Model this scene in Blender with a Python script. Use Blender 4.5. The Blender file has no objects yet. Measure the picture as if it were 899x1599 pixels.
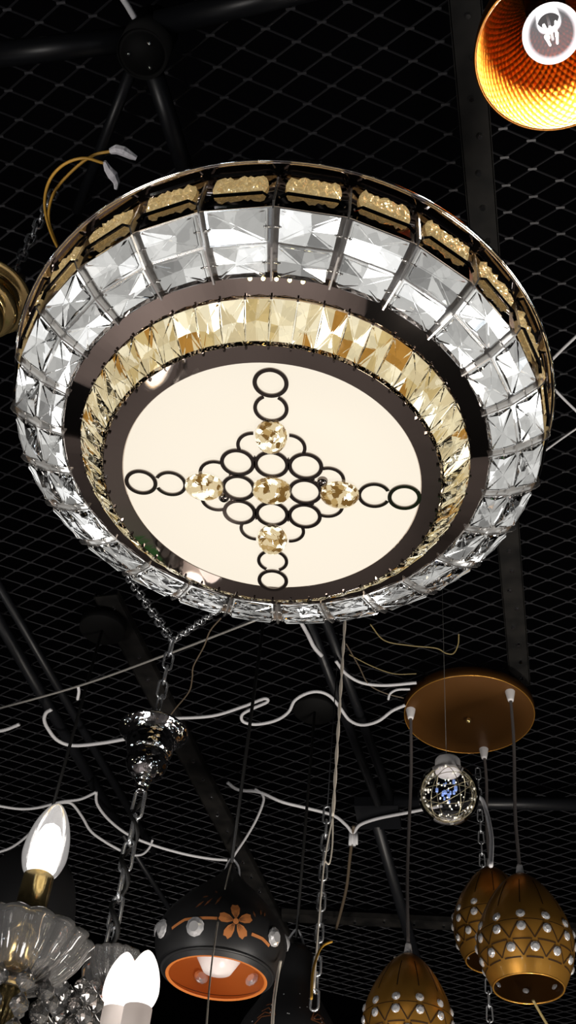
import bpy, math, random
from mathutils import Vector, Matrix
random.seed(7)
PI = math.pi
sc = bpy.context.scene
COL = bpy.context.collection
S = 0.75
CAMZ = 1.6
# ------------------------------------------------------------------ camera
F, PITCH, ROLL = 1721.15, 0.81176, 0.12214
W, H = 899, 1599
FWD = Vector((0, math.cos(PITCH), math.sin(PITCH)))
UP0 = Vector((0, -math.sin(PITCH), math.cos(PITCH)))
RT = math.cos(ROLL) * Vector((1, 0, 0)) + math.sin(ROLL) * UP0
UP = -math.sin(ROLL) * Vector((1, 0, 0)) + math.cos(ROLL) * UP0
EYE = Vector((0, 0, CAMZ))
cd = bpy.data.cameras.new('camera')
cam = bpy.data.objects.new('camera', cd); COL.objects.link(cam)
cam.matrix_world = Matrix(((RT.x, UP.x, -FWD.x, 0), (RT.y, UP.y, -FWD.y, 0), (RT.z, UP.z, -FWD.z, CAMZ), (0, 0, 0, 1)))
cd.sensor_fit = 'VERTICAL'; cd.sensor_height = 36; cd.lens = F / H * 36
cd.clip_start = 0.02; cd.clip_end = 100
sc.camera = cam

def ray(u, v):
    return FWD + RT * ((u - W / 2) / F) - UP * ((v - H / 2) / F)
def at_z(u, v, z):          # point seen at a pixel, at height z above the camera
    d = ray(u, v); return EYE + d * (z / d.z)
def at_d(u, v, dist):       # point seen at a pixel, at a distance
    return EYE + ray(u, v).normalized() * dist
def at_y(u, v, y):          # point seen at a pixel, at a forward distance
    d = ray(u, v); return EYE + d * (y / d.y)

# ------------------------------------------------------------------ materials
def mat(name, color=(.8, .8, .8), rough=.5, metal=0., trans=0., ior=1.45, emit=None, es=0., spec=.5, alpha=1., coat=0.):
    m = bpy.data.materials.new(name); m.use_nodes = True
    b = m.node_tree.nodes['Principled BSDF']
    b.inputs['Base Color'].default_value = (*color, 1); b.inputs['Roughness'].default_value = rough
    b.inputs['Metallic'].default_value = metal; b.inputs['Transmission Weight'].default_value = trans
    b.inputs['IOR'].default_value = ior; b.inputs['Specular IOR Level'].default_value = spec
    b.inputs['Alpha'].default_value = alpha; b.inputs['Coat Weight'].default_value = coat
    if emit:
        b.inputs['Emission Color'].default_value = (*emit, 1); b.inputs['Emission Strength'].default_value = es
    return m
def nodes(m):
    return m.node_tree.nodes, m.node_tree.links, m.node_tree.nodes['Principled BSDF']
def add_bump(m, kind='NOISE', scale=50, strength=.3, dist=.01, coord='Object'):
    n, l, b = nodes(m)
    tc = n.new('ShaderNodeTexCoord')
    t = n.new('ShaderNodeTexNoise' if kind == 'NOISE' else 'ShaderNodeTexVoronoi')
    t.inputs['Scale'].default_value = scale
    bp = n.new('ShaderNodeBump'); bp.inputs['Strength'].default_value = strength; bp.inputs['Distance'].default_value = dist
    l.new(tc.outputs[coord], t.inputs['Vector'])
    l.new(t.outputs[0], bp.inputs['Height']); l.new(bp.outputs[0], b.inputs['Normal'])
    return t
def add_vary(m, c1, c2, scale=8, kind='NOISE', lo=.35, hi=.65):
    n, l, b = nodes(m)
    tc = n.new('ShaderNodeTexCoord')
    t = n.new('ShaderNodeTexNoise' if kind == 'NOISE' else 'ShaderNodeTexVoronoi'); t.inputs['Scale'].default_value = scale
    r = n.new('ShaderNodeValToRGB'); r.color_ramp.elements[0].position = lo; r.color_ramp.elements[1].position = hi
    r.color_ramp.elements[0].color = (*c1, 1); r.color_ramp.elements[1].color = (*c2, 1)
    l.new(tc.outputs['Object'], t.inputs['Vector']); l.new(t.outputs['Fac'] if kind == 'NOISE' else t.outputs['Color'], r.inputs['Fac'])
    l.new(r.outputs['Color'], b.inputs['Base Color'])
def cell_glow_mat(name, stops, scale):
    m = bpy.data.materials.new(name); m.use_nodes = True
    n, l = m.node_tree.nodes, m.node_tree.links
    n.clear()
    o = n.new('ShaderNodeOutputMaterial'); e = n.new('ShaderNodeEmission')
    tc = n.new('ShaderNodeTexCoord'); v = n.new('ShaderNodeTexVoronoi'); v.inputs['Scale'].default_value = scale
    sp = n.new('ShaderNodeSeparateColor'); r = n.new('ShaderNodeValToRGB'); r.color_ramp.interpolation = 'CONSTANT'
    els = r.color_ramp.elements
    while len(els) < len(stops): els.new(.5)
    for q, (p_, c_) in zip(els, stops): q.position = p_; q.color = (*c_, 1)
    l.new(tc.outputs['Object'], v.inputs['Vector']); l.new(v.outputs['Color'], sp.inputs[0]); l.new(sp.outputs[0], r.inputs['Fac'])
    l.new(r.outputs['Color'], e.inputs['Color']); e.inputs['Strength'].default_value = 1
    l.new(e.outputs[0], o.inputs[0])
    return m
M = {}
M['mirror'] = mat('smoky_mirror', (.62, .54, .49), .03, 1.)
add_bump(M['mirror'], 'NOISE', 14, .02, .01)
M['ring'] = mat('dark_chrome', (.22, .19, .175), .12, 1.)
M['chrome'] = mat('chrome', (.78, .78, .8), .05, 1.)
M['frame'] = mat('polished_frame', (.72, .70, .68), .2, .9)
M['sidewall'] = mat('dark_mirror_wall', (.30, .27, .25), .04, 1.)
M['cupchrome'] = mat('chrome_cup', (.8, .8, .82), .05, 1.)
add_bump(M['cupchrome'], 'VOR', 130, .22, .004)
M['chain'] = mat('chain_chrome', (.75, .77, .80), .22, .8)
M['crystal'] = mat('clear_crystal', (1, 1, 1), .0, 0, 1., 1.5)
M['amber'] = mat('amber_crystal', (1., .93, .76), .0, 0, 1., 1.52)
M['ambergold'] = mat('amber_grain', (.8, .55, .2), .12, .6, 0, emit=(1., .70, .30), es=.30)  # emission stands in for backlight; cream glints are put into the colour cells
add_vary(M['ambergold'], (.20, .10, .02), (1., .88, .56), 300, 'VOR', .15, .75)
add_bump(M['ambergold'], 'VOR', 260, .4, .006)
M['led'] = cell_glow_mat('led_backing', [(0, (.26, .26, .26)), (.2, (.44, .44, .42)), (.5, (.62, .62, .59)), (.76, (.95, .95, .91)), (.87, (3.2, 3.2, 3.1))], 36)
M['ledwarm'] = cell_glow_mat('led_backing_warm', [(0, (.50, .32, .12)), (.16, (.80, .70, .48)), (.45, (.90, .82, .62)), (.8, (1.9, 1.8, 1.5))], 60)
def sparkle_mats(pref, cols):
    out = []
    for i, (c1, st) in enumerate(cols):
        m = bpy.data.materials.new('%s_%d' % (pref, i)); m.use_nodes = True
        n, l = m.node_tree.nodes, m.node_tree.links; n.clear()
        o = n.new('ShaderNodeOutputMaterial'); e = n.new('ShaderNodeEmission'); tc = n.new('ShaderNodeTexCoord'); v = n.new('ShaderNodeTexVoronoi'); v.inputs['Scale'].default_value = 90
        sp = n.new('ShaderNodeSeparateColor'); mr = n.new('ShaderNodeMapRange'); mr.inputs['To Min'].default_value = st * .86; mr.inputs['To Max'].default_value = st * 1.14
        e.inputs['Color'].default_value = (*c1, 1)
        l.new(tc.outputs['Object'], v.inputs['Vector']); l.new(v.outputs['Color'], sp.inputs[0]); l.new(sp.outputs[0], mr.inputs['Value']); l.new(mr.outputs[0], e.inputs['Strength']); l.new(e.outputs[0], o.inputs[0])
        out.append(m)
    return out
SPARKLE = sparkle_mats('lit_foil', [((1, .985, .94), .25), ((1, .985, .94), .42), ((1, .99, .945), .56), ((1, .99, .95), .72), ((1, 1, .98), 1.0), ((1, 1, .98), 3.0)])  # facet highlights painted as random emission levels behind each crystal
SPARKLE_W = [.10, .24, .28, .2, .1, .08]
SPARKLE_A = sparkle_mats('lit_amber_foil', [((1., .52, .12), .42), ((1., .80, .42), .62), ((1., .88, .62), .72), ((1., .92, .70), .84), ((1., .95, .80), 1.0), ((1., .95, .82), 2.4)])
SPARKLE_AW = [.13, .15, .27, .25, .13, .07]
def facet_sparkle(mb, q, n_, apex, mats_w):
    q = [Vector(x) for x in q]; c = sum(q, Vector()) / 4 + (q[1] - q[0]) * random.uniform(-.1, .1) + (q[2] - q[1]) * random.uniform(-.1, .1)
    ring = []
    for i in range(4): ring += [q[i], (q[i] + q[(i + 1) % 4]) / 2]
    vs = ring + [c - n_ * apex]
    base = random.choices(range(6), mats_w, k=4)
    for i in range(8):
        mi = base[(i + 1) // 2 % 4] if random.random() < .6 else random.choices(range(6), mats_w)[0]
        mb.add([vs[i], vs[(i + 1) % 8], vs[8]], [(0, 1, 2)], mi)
M['stonefoil'] = cell_glow_mat('stone_foil', [(0, (.20, .11, .03)), (.25, (.50, .34, .14)), (.5, (.75, .62, .40)), (.8, (1.6, 1.5, 1.2))], 210)  # sparkle of the domed stones painted as random glowing cells
M['diffuser'] = mat('opal_diffuser', (.06, .06, .055), .5, emit=(1., .90, .745), es=.93, spec=.1)
M['ledbead'] = mat('led_bead', (1, .9, .5), .4, emit=(1, .85, .35), es=8)
M['gold'] = mat('gold_paint', (.11, .045, .009), .42, .5)
add_bump(M['gold'], 'NOISE', 60, .02, .01)
M['goldegg'] = mat('gold_lacquer', (.68, .33, .058), .3, .75, coat=.3)
M['groove'] = mat('engraved_groove', (.05, .022, .006), .6, .3)
M['brass'] = mat('brass', (.90, .68, .30), .16, .92)
M['stud'] = mat('rhinestone', (.95, .95, .97), .1, .6)
M['black'] = mat('black_lacquer', (.016, .016, .017), .42, 0)
M['disc'] = mat('black_ceiling_disc', (.0025, .0025, .0025), .7, spec=.15)
M['dark'] = mat('dark_steel', (.006, .0065, .008), .38, .0, spec=.35)
M['darkstrip'] = mat('dark_strip', (.012, .011, .011), .7, .0, spec=.2)
add_vary(M['darkstrip'], (.003, .003, .003), (.012, .011, .010), 20)
M['mesh'] = mat('expanded_metal', (.032, .032, .036), .42, .4)
M['void'] = mat('black_roof', (.002, .002, .0026), 1., spec=0)
M['wire'] = mat('white_cable', (.62, .62, .64), .45)
M['wirecream'] = mat('cream_cord', (.75, .68, .58), .6)
M['wireyellow'] = mat('yellow_wire', (.55, .30, .045), .4)
M['wiredark'] = mat('brown_wire', (.10, .075, .05), .5)
M['wireolive'] = mat('olive_wire', (.22, .17, .07), .5)
M['steelwire'] = mat('steel_wire', (.30, .29, .27), .45, .4)
M['cord'] = mat('grey_cord', (.13, .115, .11), .5)
M['blackcord'] = mat('black_cord', (.008, .008, .008), .5)
M['grip'] = mat('white_grip', (.75, .73, .73), .5)
M['tape'] = mat('white_tape', (.72, .70, .74), .7)
add_bump(M['tape'], 'NOISE', 160, .5, .004)
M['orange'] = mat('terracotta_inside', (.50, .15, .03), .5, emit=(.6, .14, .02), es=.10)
M['paint'] = mat('orange_paint', (.55, .20, .06), .5)
M['paintdim'] = mat('faded_orange_paint', (.20, .075, .03), .5)
M['glass'] = mat('pressed_glass', (1, .98, .96), .015, 0, .90, 1.46)
M['opal'] = mat('opal_bulb', (.7, .64, .62), .3, emit=(1, .85, .78), es=.12)
M['candle'] = mat('lit_candle_bulb', (1, 1, 1), .3, emit=(1, .92, .86), es=1.6)
M['filament'] = mat('lit_filament', (1, 1, 1), .3, emit=(1, .95, .9), es=4)
M['sleeve'] = mat('white_sleeve', (.85, .8, .76), .5, emit=(1, .8, .7), es=.25)
M['fairy'] = mat('copper_fairy_wire', (.85, .75, .5), .3, .8)
M['fairyled'] = mat('fairy_glint', (.9, .9, .9), .2, emit=(1, .93, .75), es=.9)
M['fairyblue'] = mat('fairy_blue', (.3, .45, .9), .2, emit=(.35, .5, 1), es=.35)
M['shield'] = mat('dark_heat_shield', (.004, .0015, .0008), .9, spec=.02)
M['copper'] = mat('hammered_copper_outside', (.25, .10, .02), .3, .9)
M['floor'] = mat('floor_tile', (.30, .27, .265), .35)
add_vary(M['floor'], (.20, .175, .17), (.42, .37, .36), 1.3)
M['wall'] = mat('dark_wall', (.02, .02, .022), .8)
M['plinth'] = mat('black_plinth', (.01, .01, .011), .5)
M['green'] = mat('green_box', (.04, .16, .04), .6)
# hammered golden inside of the copper shade
m = M['hammer'] = mat('hammered_gold_inside', (.82, .31, .035), .30, 1.)
n, l, b = nodes(m)
uv = n.new('ShaderNodeUVMap'); sx = n.new('ShaderNodeSeparateXYZ'); cx_ = n.new('ShaderNodeCombineXYZ')
def mth(op, a, b_):
    q = n.new('ShaderNodeMath'); q.operation = op
    for i_, x in enumerate((a, b_)):
        if isinstance(x, (int, float)): q.inputs[i_].default_value = x
        else: l.new(x, q.inputs[i_])
    return q.outputs[0]
l.new(uv.outputs[0], sx.inputs[0])
ua = mth('MULTIPLY', sx.outputs[0], 56); vb = mth('MULTIPLY', sx.outputs[1], 15)
l.new(mth('ADD', ua, vb), cx_.inputs[0]); l.new(mth('SUBTRACT', ua, vb), cx_.inputs[1])
vo = n.new('ShaderNodeTexVoronoi'); vo.inputs['Scale'].default_value = 1; vo.inputs['Randomness'].default_value = .1; vo.voronoi_dimensions = '2D'
bp = n.new('ShaderNodeBump'); bp.inputs['Strength'].default_value = .5; bp.inputs['Distance'].default_value = .0022
l.new(cx_.outputs[0], vo.inputs['Vector']); l.new(vo.outputs['Distance'], bp.inputs['Height']); l.new(bp.outputs[0], b.inputs['Normal'])
# frosted clear candle bulb: thin translucent glass
m = M['bulbglass'] = bpy.data.materials.new('candle_bulb_glass'); m.use_nodes = True
n, l = m.node_tree.nodes, m.node_tree.links; n.clear()
o_ = n.new('ShaderNodeOutputMaterial'); mx = n.new('ShaderNodeMixShader'); mx2 = n.new('ShaderNodeMixShader')
tr = n.new('ShaderNodeBsdfTransparent'); em = n.new('ShaderNodeEmission'); gl = n.new('ShaderNodeBsdfGlossy'); gl.inputs['Roughness'].default_value = .05
lw = n.new('ShaderNodeLayerWeight'); lw.inputs['Blend'].default_value = .35
em.inputs['Color'].default_value = (1, .95, .92, 1); em.inputs['Strength'].default_value = .72
mx.inputs[0].default_value = .5
l.new(tr.outputs[0], mx.inputs[1]); l.new(em.outputs[0], mx.inputs[2])
l.new(lw.outputs['Fresnel'], mx2.inputs[0]); l.new(mx.outputs[0], mx2.inputs[1]); l.new(gl.outputs[0], mx2.inputs[2]); l.new(mx2.outputs[0], o_.inputs[0])
# thin clear globe
def thin_glass(name, tint=(.93, .93, .95), blend=.25):
    m = bpy.data.materials.new(name); m.use_nodes = True
    n, l = m.node_tree.nodes, m.node_tree.links; n.clear()
    o_ = n.new('ShaderNodeOutputMaterial'); mx = n.new('ShaderNodeMixShader')
    tr = n.new('ShaderNodeBsdfTransparent'); gl = n.new('ShaderNodeBsdfGlossy'); gl.inputs['Roughness'].default_value = .02
    tr.inputs[0].default_value = (*tint, 1)
    lw = n.new('ShaderNodeLayerWeight'); lw.inputs['Blend'].default_value = blend
    l.new(lw.outputs['Fresnel'], mx.inputs[0]); l.new(tr.outputs[0], mx.inputs[1]); l.new(gl.outputs[0], mx.inputs[2]); l.new(mx.outputs[0], o_.inputs[0])
    return m
M['globe'] = thin_glass('thin_clear_globe')

m = M['litglobe'] = bpy.data.materials.new('lit_bulb_glass'); m.use_nodes = True
n, l = m.node_tree.nodes, m.node_tree.links; n.clear()
o_ = n.new('ShaderNodeOutputMaterial'); mx = n.new('ShaderNodeMixShader'); tr = n.new('ShaderNodeBsdfTransparent'); em = n.new('ShaderNodeEmission')
em.inputs['Color'].default_value = (1, .95, .97, 1); em.inputs['Strength'].default_value = 1.6
lw = n.new('ShaderNodeLayerWeight'); lw.inputs['Blend'].default_value = .5
rr_ = n.new('ShaderNodeMapRange'); rr_.inputs['From Min'].default_value = .3; rr_.inputs['From Max'].default_value = .6; rr_.inputs['To Min'].default_value = .06; rr_.inputs['To Max'].default_value = .9
l.new(lw.outputs['Facing'], rr_.inputs['Value']); l.new(rr_.outputs[0], mx.inputs[0]); l.new(tr.outputs[0], mx.inputs[1]); l.new(em.outputs[0], mx.inputs[2]); l.new(mx.outputs[0], o_.inputs[0])

# ------------------------------------------------------------------ mesh tools
class MB:
    def __init__(s): s.v = []; s.f = []; s.mi = []; s.sm = []; s.uv = {}
    def add(s, vs, fs, mi=0, smooth=False):
        k = len(s.v); s.v += [tuple(x) for x in vs]
        for f in fs: s.f.append([k + i for i in f]); s.mi.append(mi); s.sm.append(smooth)
    def box(s, c, ax, ay, az, mi=0):      # centre + three half-axis vectors
        c = Vector(c); ax, ay, az = Vector(ax), Vector(ay), Vector(az)
        vs = [c + ax * i + ay * j + az * k for i in (-1, 1) for j in (-1, 1) for k in (-1, 1)]
        s.add(vs, [(0, 1, 3, 2), (4, 6, 7, 5), (0, 4, 5, 1), (2, 3, 7, 6), (0, 2, 6, 4), (1, 5, 7, 3)], mi)
    def tube(s, pts, r, n=8, mi=0, closed=False, cap=True, smooth=True):
        pts = [Vector(p) for p in pts]; N = len(pts)
        rr = r if isinstance(r, (list, tuple)) else [r] * N
        up = Vector((0, 0, 1)); vs = []; prev = None
        for i, p in enumerate(pts):
            if closed: t = pts[(i + 1) % N] - pts[i - 1]
            else: t = pts[min(i + 1, N - 1)] - pts[max(i - 1, 0)]
            if t.length < 1e-9: t = Vector((0, 0, 1))
            t.normalize()
            if prev is None:
                a = up if abs(t.z) < .9 else Vector((1, 0, 0)); x = t.cross(a).normalized()
            else:
                x = (prev - t * prev.dot(t))
                x = x.normalized() if x.length > 1e-6 else t.cross(up).normalized()
            prev = x; y = t.cross(x)
            for k in range(n):
                a = 2 * PI * k / n; vs.append(p + (x * math.cos(a) + y * math.sin(a)) * rr[i])
        fs = []
        for i in range(N if closed else N - 1):
            for k in range(n):
                j = (i + 1) % N
                fs.append((i * n + k, i * n + (k + 1) % n, j * n + (k + 1) % n, j * n + k))
        if cap and not closed: fs += [tuple(range(n))[::-1], tuple((N - 1) * n + k for k in range(n))]
        s.add(vs, fs, mi, smooth)
    def lathe(s, prof, n=48, c=(0, 0, 0), mi=0, smooth=True, fn=None, uv=False):   # prof: list of (r, z)
        c = Vector(c); vs = []; N = len(prof)
        for i, (r, z) in enumerate(prof):
            for k in range(n):
                a = 2 * PI * k / n; q = r * (fn(a, i / (N - 1)) if fn else 1)
                vs.append(c + Vector((q * math.cos(a), q * math.sin(a), z)))
        fs = [(i * n + k, i * n + (k + 1) % n, (i + 1) * n + (k + 1) % n, (i + 1) * n + k) for i in range(N - 1) for k in range(n)]
        base = len(s.f); s.add(vs, fs, mi, smooth)
        if uv:
            for i in range(N - 1):
                for k in range(n):
                    s.uv[base + i * n + k] = [(k / n, i / (N - 1)), ((k + 1) / n, i / (N - 1)), ((k + 1) / n, (i + 1) / (N - 1)), (k / n, (i + 1) / (N - 1))]
    def build(s, name, mats, parent=None, loc=None, recalc=True):
        me = bpy.data.meshes.new(name); me.from_pydata(s.v, [], s.f)
        for mm in (mats if isinstance(mats, (list, tuple)) else [mats]): me.materials.append(mm)
        me.polygons.foreach_set('material_index', s.mi); me.polygons.foreach_set('use_smooth', s.sm)
        if s.uv:
            u = me.uv_layers.new(name='UVMap')
            for fi, co in s.uv.items():
                for li, c_ in zip(me.polygons[fi].loop_indices, co): u.data[li].uv = c_
        if recalc and len(s.f) < 60000:
            import bmesh
            bm = bmesh.new(); bm.from_mesh(me); bmesh.ops.recalc_face_normals(bm, faces=bm.faces); bm.to_mesh(me); bm.free()
        me.update()
        o = bpy.data.objects.new(name, me); COL.objects.link(o)
        if parent: o.parent = parent
        if loc is not None: o.location = loc
        return o
def tag(o, label, cat, group=None):
    o['label'] = label; o['category'] = cat
    if group: o['group'] = group
    return o
def thing(name, label, cat, loc=(0, 0, 0), group=None):
    o = bpy.data.objects.new(name, None); COL.objects.link(o); o.location = loc; o.empty_display_size = .05
    return tag(o, label, cat, group)
def struct(o): o['kind'] = 'structure'; return o
def spline(pts, k=8):
    P = [Vector(p) for p in pts]
    if len(P) < 3: return P
    out = []; P = [P[0] * 2 - P[1]] + P + [P[-1] * 2 - P[-2]]
    for i in range(1, len(P) - 2):
        a, b_, c, d = P[i - 1:i + 3]
        for j in range(k):
            t = j / k
            out.append(.5 * ((2 * b_) + (c - a) * t + (2 * a - 5 * b_ + 4 * c - d) * t * t + (3 * b_ - a - 3 * c + d) * t ** 3))
    out.append(P[-2]); return out
def lerp_prof(ctrl, n):      # smooth profile from (t, r) control points, t in 0..1
    pts = spline([Vector((t, r, 0)) for t, r in ctrl], max(2, n // (len(ctrl) - 1)))
    return [(p.x, max(p.y, 1e-4)) for p in pts]

# ------------------------------------------------------------------ setting
ZM = 1.5                       # mesh ceiling above the camera
def build_ceiling():
    mb = MB()
    node = at_z(680 + 805 * .2436, 350 + 222 * .2436, ZM)
    e1 = Vector((.0424, .0119, 0)); e2 = Vector((.0309, -.0292, 0))
    ld = (e1 + e2); sd = (e1 - e2)
    def strand(a, b_):
        d = b_ - a; L = d.length; t = d / L
        side = Vector((-t.y, t.x, 0)); tilt = .55
        w = (side * math.cos(tilt) + Vector((0, 0, 1)) * math.sin(tilt)) * .0012
        th = (side * -math.sin(tilt) + Vector((0, 0, 1)) * math.cos(tilt)) * .0008
        mb.box((a + b_) / 2, d * .5, w, th)
    k = 0
    for i in range(-70, 80):
        for j in range(-70, 80):
            q = node + e1 * i + e2 * j
            if not (-1.5 < q.x < 1.9 and .1 < q.y < 5.2): continue
            strand(q, q + e1); strand(q, q + e2)
            mb.box(q, ld.normalized() * .0062, sd.normalized() * .0017, Vector((0, 0, .0016)))
    return struct(mb.build('ceiling', M['mesh'], recalc=False))
build_ceiling()
def plane(name, c, ax, ay, az, mm):
    mb = MB(); mb.box(c, ax, ay, az); return struct(mb.build(name, mm))
plane('wall_upper', (0, 1.5, CAMZ + 2.6), (5, 0, 0), (0, 6, 0), (0, 0, .05), M['void'])
plane('floor', (0, 1.5, -.05), (5, 0, 0), (0, 6, 0), (0, 0, .05), M['floor'])
plane('wall_back', (0, 7.55, 2.1), (5, 0, 0), (0, .05, 0), (0, 0, 2.1), M['wall'])
plane('wall_front', (0, -4.55, 2.1), (5, 0, 0), (0, .05, 0), (0, 0, 2.1), M['wall'])
plane('wall_left', (-5.05, 1.5, 2.1), (.05, 0, 0), (0, 6, 0), (0, 0, 2.1), M['wall'])
plane('wall_right', (5.05, 1.5, 2.1), (.05, 0, 0), (0, 6, 0), (0, 0, 2.1), M['wall'])

# bolted dark strips under the mesh
def strip(pa, pb, width, nb, label, group='bolted strips under the mesh ceiling', dz=.02):
    a, b_ = at_z(*pa, ZM - dz), at_z(*pb, ZM - dz)
    d = b_ - a; t = d.normalized(); s_ = Vector((-t.y, t.x, 0))
    root = thing('perforated_strip', label, 'metal strip', a, group)
    mb = MB(); mb.box(d / 2, d / 2, s_ * width / 2, (0, 0, .0015))
    for sg in (-1, 1): mb.box(d / 2 + s_ * sg * width / 2 + Vector((0, 0, .005)), d / 2, s_ * .0012, (0, 0, .0065))
    mb.build('strip_plate', M['darkstrip'], root)
    me = None
    for k in range(nb):
        q = d * ((k + .5) / nb) + s_ * random.uniform(-.15, .15) * width + Vector((0, 0, -.002))
        if me is None:
            m2 = MB(); m2.lathe([(.0001, -.004), (.0035, -.004), (.0048, -.001), (.0048, .002)], 6, smooth=False)
            o = m2.build('bolt', M['chrome'], root, q); me = o
        else:
            o = me.copy(); COL.objects.link(o); o.parent = root; o.location = q
strip((725, -10), (812, 1070), .040, 26, 'straight dark bolted strip running beside the gold three-cord canopy')
strip((165, 930), (470, 1520), .050, 22, 'dark bolted strip slanting behind the chrome ceiling cup and flowered pendant')
strip((440, 1432), (905, 1455), .05, 10, 'dark bolted strip crossing sideways behind the gold egg pendants', dz=.04)

# space frame
def pipe_pts(pa, pb, z1, z2): return at_z(*pa, z1), at_z(*pb, z2)
def pipe(root, pa, pb, r, z1=ZM - .035, z2=ZM - .035, name='pipe'):
    a, b_ = pipe_pts(pa, pb, z1, z2); o = root.location
    mb = MB(); mb.tube([a - o, b_ - o], r, 16)
    mb.build(name, M['dark'], root)
def hub(root, uv_, r, h, z):
    c = at_z(*uv_, z) - root.location
    mb = MB(); mb.lathe([(.0001, 0), (r * .8, 0), (r * .82, .004), (r * .98, .004), (r, 0), (r, h), (.0001, h)], 32, c)
    o = mb.build('node_cup', M['disc'], root)
    for k in range(3):
        a = 1 + k * 2.1
        m2 = MB(); m2.lathe([(.0001, -.004), (.003, -.003), (.004, 0), (.004, .002)], 8, c + Vector((r * .55 * math.cos(a), r * .55 * math.sin(a), 0)))
        m2.build('screw', M['chrome'], o)
r_ = thing('space_frame', 'black tubular roof frame joint with round cup at upper left corner', 'roof frame', at_z(222, 60, ZM - .08))
hub(r_, (222, 85), .033, .09, ZM - .085)
pipe(r_, (-60, 92), (200, 62), .0165); pipe(r_, (246, 38), (560, -38), .0165)
pipe(r_, (205, 110), (120, 330), .008, ZM - .06, ZM - .012, 'brace'); pipe(r_, (240, 112), (300, 300), .013, ZM - .06, ZM - .02, 'brace')
r_ = thing('space_frame', 'dark diagonal roof pipe crossing the mesh at the left edge', 'roof frame', at_z(100, 1130, ZM - .03))
pipe(r_, (-40, 905), (190, 1300), .0125, ZM - .03, ZM - .03)
pipe(r_, (-40, 850), (240, 1330), .009, ZM - .02, ZM - .02)
pipe(r_, (190, 1300), (340, 1540), .007, ZM - .03, ZM - .03, 'brace')
r_ = thing('space_frame', 'dark roof pipes meeting at a joint plate left of the clear globe bulb', 'roof frame', at_z(590, 1262, ZM - .03))
pipe(r_, (478, 960), (590, 1255), .010, ZM - .07, ZM - .07); pipe(r_, (505, 960), (612, 1255), .010, ZM - .055, ZM - .055)
pipe(r_, (588, 1285), (690, 1640), .014, ZM - .065, ZM - .065); pipe(r_, (615, 1250), (930, 1256), .016, ZM - .06, ZM - .06)
c = at_z(590, 1270, ZM - .065) - r_.location
mb = MB(); mb.box(c, (.05, -.012, 0), (.012, .05, 0), (0, 0, .012)); mb.build('joint_plate', M['dark'], r_)

# ------------------------------------------------------------------ main crystal chandelier
CX, CY = S * -.02815, S * 1.0323
RIM, COR, MID, BIN, AMO, AMI, DIF = [(S * a, S * b_) for a, b_ in ((.400, 1.3016), (.3798, 1.2217), (.3422, 1.1995), (.3015, 1.1869), (.2750, 1.1815), (.2340, 1.1358), (.2083, 1.1370))]
ZB = RIM[1]
LAMP = thing('crystal_chandelier', 'large round lit crystal ceiling lamp with mirrored rings and glowing white centre', 'chandelier', (CX, CY, CAMZ + ZB))
def L(rz, a): return Vector((rz[0] * math.cos(a), rz[0] * math.sin(a), rz[1] - ZB))
NSEG = 26; PH = math.radians(264.8)
def seg(k): return PH + 2 * PI * k / NSEG
# mirrored top plate
mb = MB()
R0 = RIM[0]
mb.lathe([(S * .18, .0), (R0 - .004, .0), (R0 - .001, -.0022), (R0, .0), (R0, .004), (R0 - .004, .009), (S * .1, .03), (.0001, .03)], 128)
mb.build('mirror_plate', M['mirror'], LAMP)['label'] = 'round mirrored top plate'
mb = MB(); mb.tube([L((R0, ZB - .0005), 2 * PI * k / 128) for k in range(128)], .0016, 6, closed=True)
mb.build('rim_wire', M['chrome'], LAMP)
mb = MB(); mb.tube([(0, 0, .03), (0, 0, CAMZ + ZM - (CAMZ + ZB) - .005)], .012, 16); mb.lathe([(.0001, .47), (.05, .47), (.055, .49), (.055, .515), (.0001, .515)], 32)
mb.build('hanging_rod', M['chrome'], LAMP)

def crystal(q, n, h, hb, girdle=.004, jit=.12, split=True, cut=0.):
    # q: four corners (CCW seen from outside), n: outward normal
    mb = MB(); q = [Vector(x) for x in q]; c = sum(q, Vector()) / 4
    j = (q[1] - q[0]) * random.uniform(-jit, jit) + (q[2] - q[1]) * random.uniform(-jit, jit)
    C = c + n * h + j
    vs = []; ring = []
    for i in range(4):
        p, a_, b_ = q[i], q[i - 1], q[(i + 1) % 4]
        if cut > 0: ring += [p + (a_ - p) * cut, p + (b_ - p) * cut]
        else: ring.append(p)
    N = len(ring)
    top = [p + n * 0 for p in ring]; bot = [p - n * girdle for p in ring]
    mids = [(ring[i] + ring[(i + 1) % N]) / 2 * .93 + c * .07 + n * h * .5 for i in range(N)]
    vs = top + mids + bot + [C, c - n * (girdle + hb) - j]
    fs = []
    for i in range(N):
        k = (i + 1) % N
        fs += [(i, N + i, 3 * N), (N + i, k, 3 * N), (i, k, N + i)]
        fs += [(i, 2 * N + i, 2 * N + k, k), (2 * N + k, 2 * N + i, 3 * N + 1)]
    mb.add(vs, fs); return mb
def panel_quad(A, B, a0, a1, ins_t, ins_r):
    # corners on the cone between rings A (outer) and B (inner), inset tangentially and radially
    o0, o1, i0, i1 = L(A, a0), L(A, a1), L(B, a0), L(B, a1)
    def mix(s_, t): return (o0 * (1 - s_) + o1 * s_) * (1 - t) + (i0 * (1 - s_) + i1 * s_) * t
    qs = [mix(ins_t, ins_r), mix(1 - ins_t, ins_r), mix(1 - ins_t, 1 - ins_r), mix(ins_t, 1 - ins_r)]
    n_ = (qs[1] - qs[0]).cross(qs[3] - qs[0]).normalized()
    if n_.z > 0: n_ = -n_
    return qs, n_
def orient(A, B, a0, a1):
    return panel_quad(A, B, a0, a1, 0, 0)
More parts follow.
